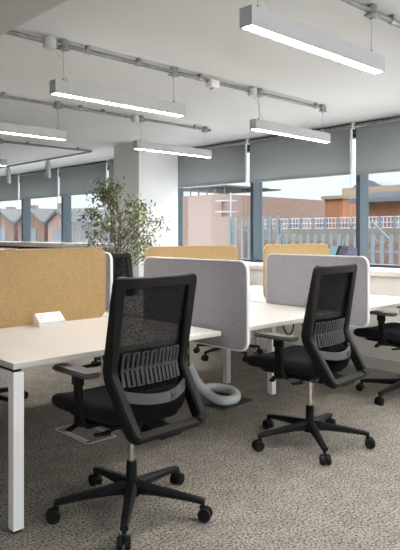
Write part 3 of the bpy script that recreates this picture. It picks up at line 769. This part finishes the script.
# raised walkway with a railing
y1, zc = PZ(255, 229, 19); y0, _ = PZ(408, 229, 19); _, zc = PZ(320, 229, 19)
r = empty('walkway', (19, (y0+y1)/2, GZ)); tag(r, 'concrete walkway wall running below the blue and white railing', 'walkway'); h = (y1-y0)/2
MB().box2((0, -h, 0), (3, h, zc-GZ)).build('concrete_wall', 'concrete', r, smooth=False)
r = empty('railing', (19.15, (y0+y1)/2, zc)); tag(r, 'blue and white railing with red panels on top of the concrete walkway', 'railing')
rh = PZ(320, 217.5, 19)[1]-zc
n = 12
for k in range(n+1): MB().box2((-.03, -h+k*2*h/n-.035, 0), (.03, -h+k*2*h/n+.035, rh)).build('post', 'bluepost', r, smooth=False)
m = MB()
for zz in (.03, rh*.5, rh-.02): m.box2((-.015, -h, zz-.015), (.015, h, zz+.015))
for k in range(n*4): m.box2((-.008, -h+k*2*h/(n*4)-.012, .03), (.008, -h+k*2*h/(n*4)+.012, rh-.02))
m.build('rails', 'whiterail', r, smooth=False)
m = MB()
for k in (1, 3, 4, 6, 8, 10): m.box2((.02, -h+(k+.1)*2*h/n, .05), (.03, -h+(k+.8)*2*h/n, rh*.7))
m.build('red_panel', 'redsign', r, smooth=False)
# sloping stair rail at right
o = MB(); ya, za = PZ(372, 222, 17); yb, zb = PZ(402, 252, 17)
o.tube([(17, ya, za), (17, yb, zb)], .035, 8); o.tube([(17, ya, za-.45), (17, yb, zb-.45)], .03, 8)
for t in (0, .33, .66, 1): o.cyl((17, ya+(yb-ya)*t, za+(zb-za)*t), (17, ya+(yb-ya)*t, za+(zb-za)*t-1.1), .03, seg=8)
tag(o.build('stair_railing', 'pale'), 'pale sloping stair handrail outside the rightmost window', 'railing')
# palisade fences
def fence(label, px0, px1, pyt, X, step):
    y1, z = PZ(px0, pyt, X); y0, z2 = PZ(px1, pyt, X); z = (z+z2)/2
    r = empty('palisade_fence', (X, (y0+y1)/2, GZ)); tag(r, label, 'fence', 'pale palisade fences outside'); h = (y1-y0)/2
    n = int(2*h/step); m = MB(); H = z-GZ
    for k in range(n+1):
        y = -h+k*2*h/n
        m.prism([(y-.045, H-1.6), (y+.045, H-1.6), (y+.045, H-.025), (y, H), (y-.045, H-.025)], 'x', 0, .03)
    m.build('pales', 'pale', r, smooth=False)
    m = MB(); m.box2((.03, -h, H-.42), (.08, h, H-.36)); m.box2((.03, -h, H-1.5), (.08, h, H-1.44)); m.build('rail', 'pale', r, smooth=False)
    for yy in (-h, 0, h): MB().box2((.08, yy-.04, 0), (.16, yy+.04, H-.1)).build('post', 'pale', r, smooth=False)
    MB().box2((0.0, -h, 0), (.3, h, H-1.6)).build('plinth', 'concrete', r, smooth=False)
    return r
fence('tall pale palisade fence seen through the window just right of the pillar', 229, 277, 216.5, 13, .24)
fence('lower pale palisade fence seen through the windows above the right-hand screen', 279, 410, 234.5, 12.5, .22)
fence('pale palisade fence seen behind the plant at left', 66, 108, 220.5, 15, .2)
# brick yard wall behind the lower fence
bldg('brick_yard_wall', 'wall', 'red brick yard wall behind the lower palisade fence', 262, 410, 241, 16, .4, 'brick')
# gabled houses at left
def house(label, px0, px1, pyt, pye, X, m_=None):
    ya, zr = PZ(px0, pyt, X); yb, zr2 = PZ(px1, pyt, X); zr = (zr+zr2)/2; ze = (PZ(px0, pye, X)[1]+PZ(px1, pye, X)[1])/2
    r = empty('house', (X, (ya+yb)/2, GZ)); tag(r, label, 'house', 'gabled brick houses outside'); h = (ya-yb)/2; zr -= GZ; ze -= GZ
    MB().prism([(-h, 0), (h, 0), (h, ze), (0, zr), (-h, ze)], 'x', 0, 5).build('gable_wall', m_ or 'brick', r, smooth=False)
    q = .18
    m = MB(); m.prism([(-h-q, ze-q), (-h-q, ze), (0, zr+q*1.3), (h+q, ze), (h+q, ze-q), (0, zr)], 'x', -.3, 5.2); m.build('roof', 'greyroof', r, smooth=False)
    MB().box2((-.05, -h*.45, ze-2.1), (0, h*.45, ze-.5)).build('window', 'winglass', r, smooth=False)
    return r
house('brick gabled house outside the far left window edge', -14, 14, 211, 222, 24)
house('brick gabled house outside the second window from the left edge', 18, 44, 211, 222, 24)
house('brick gabled house outside, left of the wide blue window post', 48, 70, 212, 222, 24, 'pinkbrick')
r, h, z = bldg('brick_terrace', 'building', 'long pale terrace with a lichened grey roof behind the gabled houses', -30, 64, 219, 30, 6, 'pinkbrick')
MB().prism([(-.3, z), (6.5, z), (3.1, z+1.0)], 'y', -h, h).build('roof', 'greenroof', r, smooth=False)
for yy in (-h*.5, h*.1, h*.6): MB().box2((2.7, yy-.5, z+.6), (3.5, yy+.5, z+1.6)).build('chimney', 'pinkbrick', r, smooth=False)
r, h, z = bldg('brick_terrace', 'building', 'low brick house with a wide grey hipped roof behind the plant', 65, 122, 214, 38, 7, 'pinkbrick')
m = MB(); V = [m.bm.verts.new(p) for p in ((-.4, -h-.3, z), (7.4, -h-.3, z), (7.4, h+.3, z), (-.4, h+.3, z), (3.5, -h*.2, z+.75), (3.5, h*.5, z+.75))]
for f in ((0, 1, 4), (1, 2, 5, 4), (2, 3, 5), (3, 0, 4, 5), (3, 2, 1, 0)): m.bm.faces.new([V[i] for i in f])
m.build('roof', 'greenroof', r, smooth=False)

# ------------------------------------------------------------------ sky
w = bpy.data.worlds.new('world'); S.world = w; w.use_nodes = True; n = w.node_tree
bg = n.nodes['Background']; tc = n.nodes.new('ShaderNodeTexCoord')
mp = n.nodes.new('ShaderNodeMapping'); mp.inputs['Scale'].default_value = (1.2, 1.2, 6.0)
no = n.nodes.new('ShaderNodeTexNoise'); no.inputs['Scale'].default_value = 2.2; no.inputs['Detail'].default_value = 5
cr = n.nodes.new('ShaderNodeValToRGB'); cr.color_ramp.elements[0].position = .35; cr.color_ramp.elements[1].position = .6
cr.color_ramp.elements[0].color = (.86, .905, .95, 1); cr.color_ramp.elements[1].color = (.96, .98, 1.0, 1)
n.links.new(tc.outputs['Generated'], mp.inputs[0]); n.links.new(mp.outputs[0], no.inputs['Vector']); n.links.new(no.outputs['Fac'], cr.inputs[0])
sx = n.nodes.new('ShaderNodeSeparateXYZ'); n.links.new(tc.outputs['Generated'], sx.inputs[0])
mr = n.nodes.new('ShaderNodeMapRange'); mr.inputs[1].default_value = .10; mr.inputs[2].default_value = .8; mr.inputs[3].default_value = 0.82; mr.inputs[4].default_value = 7.5
n.links.new(sx.outputs[2], mr.inputs[0]); n.links.new(mr.outputs[0], bg.inputs['Strength'])
n.links.new(cr.outputs[0], bg.inputs['Color'])

# ------------------------------------------------------------------ view
v = S.view_settings; S.display_settings.display_device = 'sRGB'
v.view_transform = 'Standard'; v.look = 'None'; v.gamma = 1.0; v.exposure = 0.68; v.use_curve_mapping = False
S.cycles.use_denoising = True
S.cycles.max_bounces = 10; S.cycles.diffuse_bounces = 6; S.cycles.transparent_max_bounces = 12
S.cycles.caustics_reflective = False; S.cycles.caustics_refractive = False
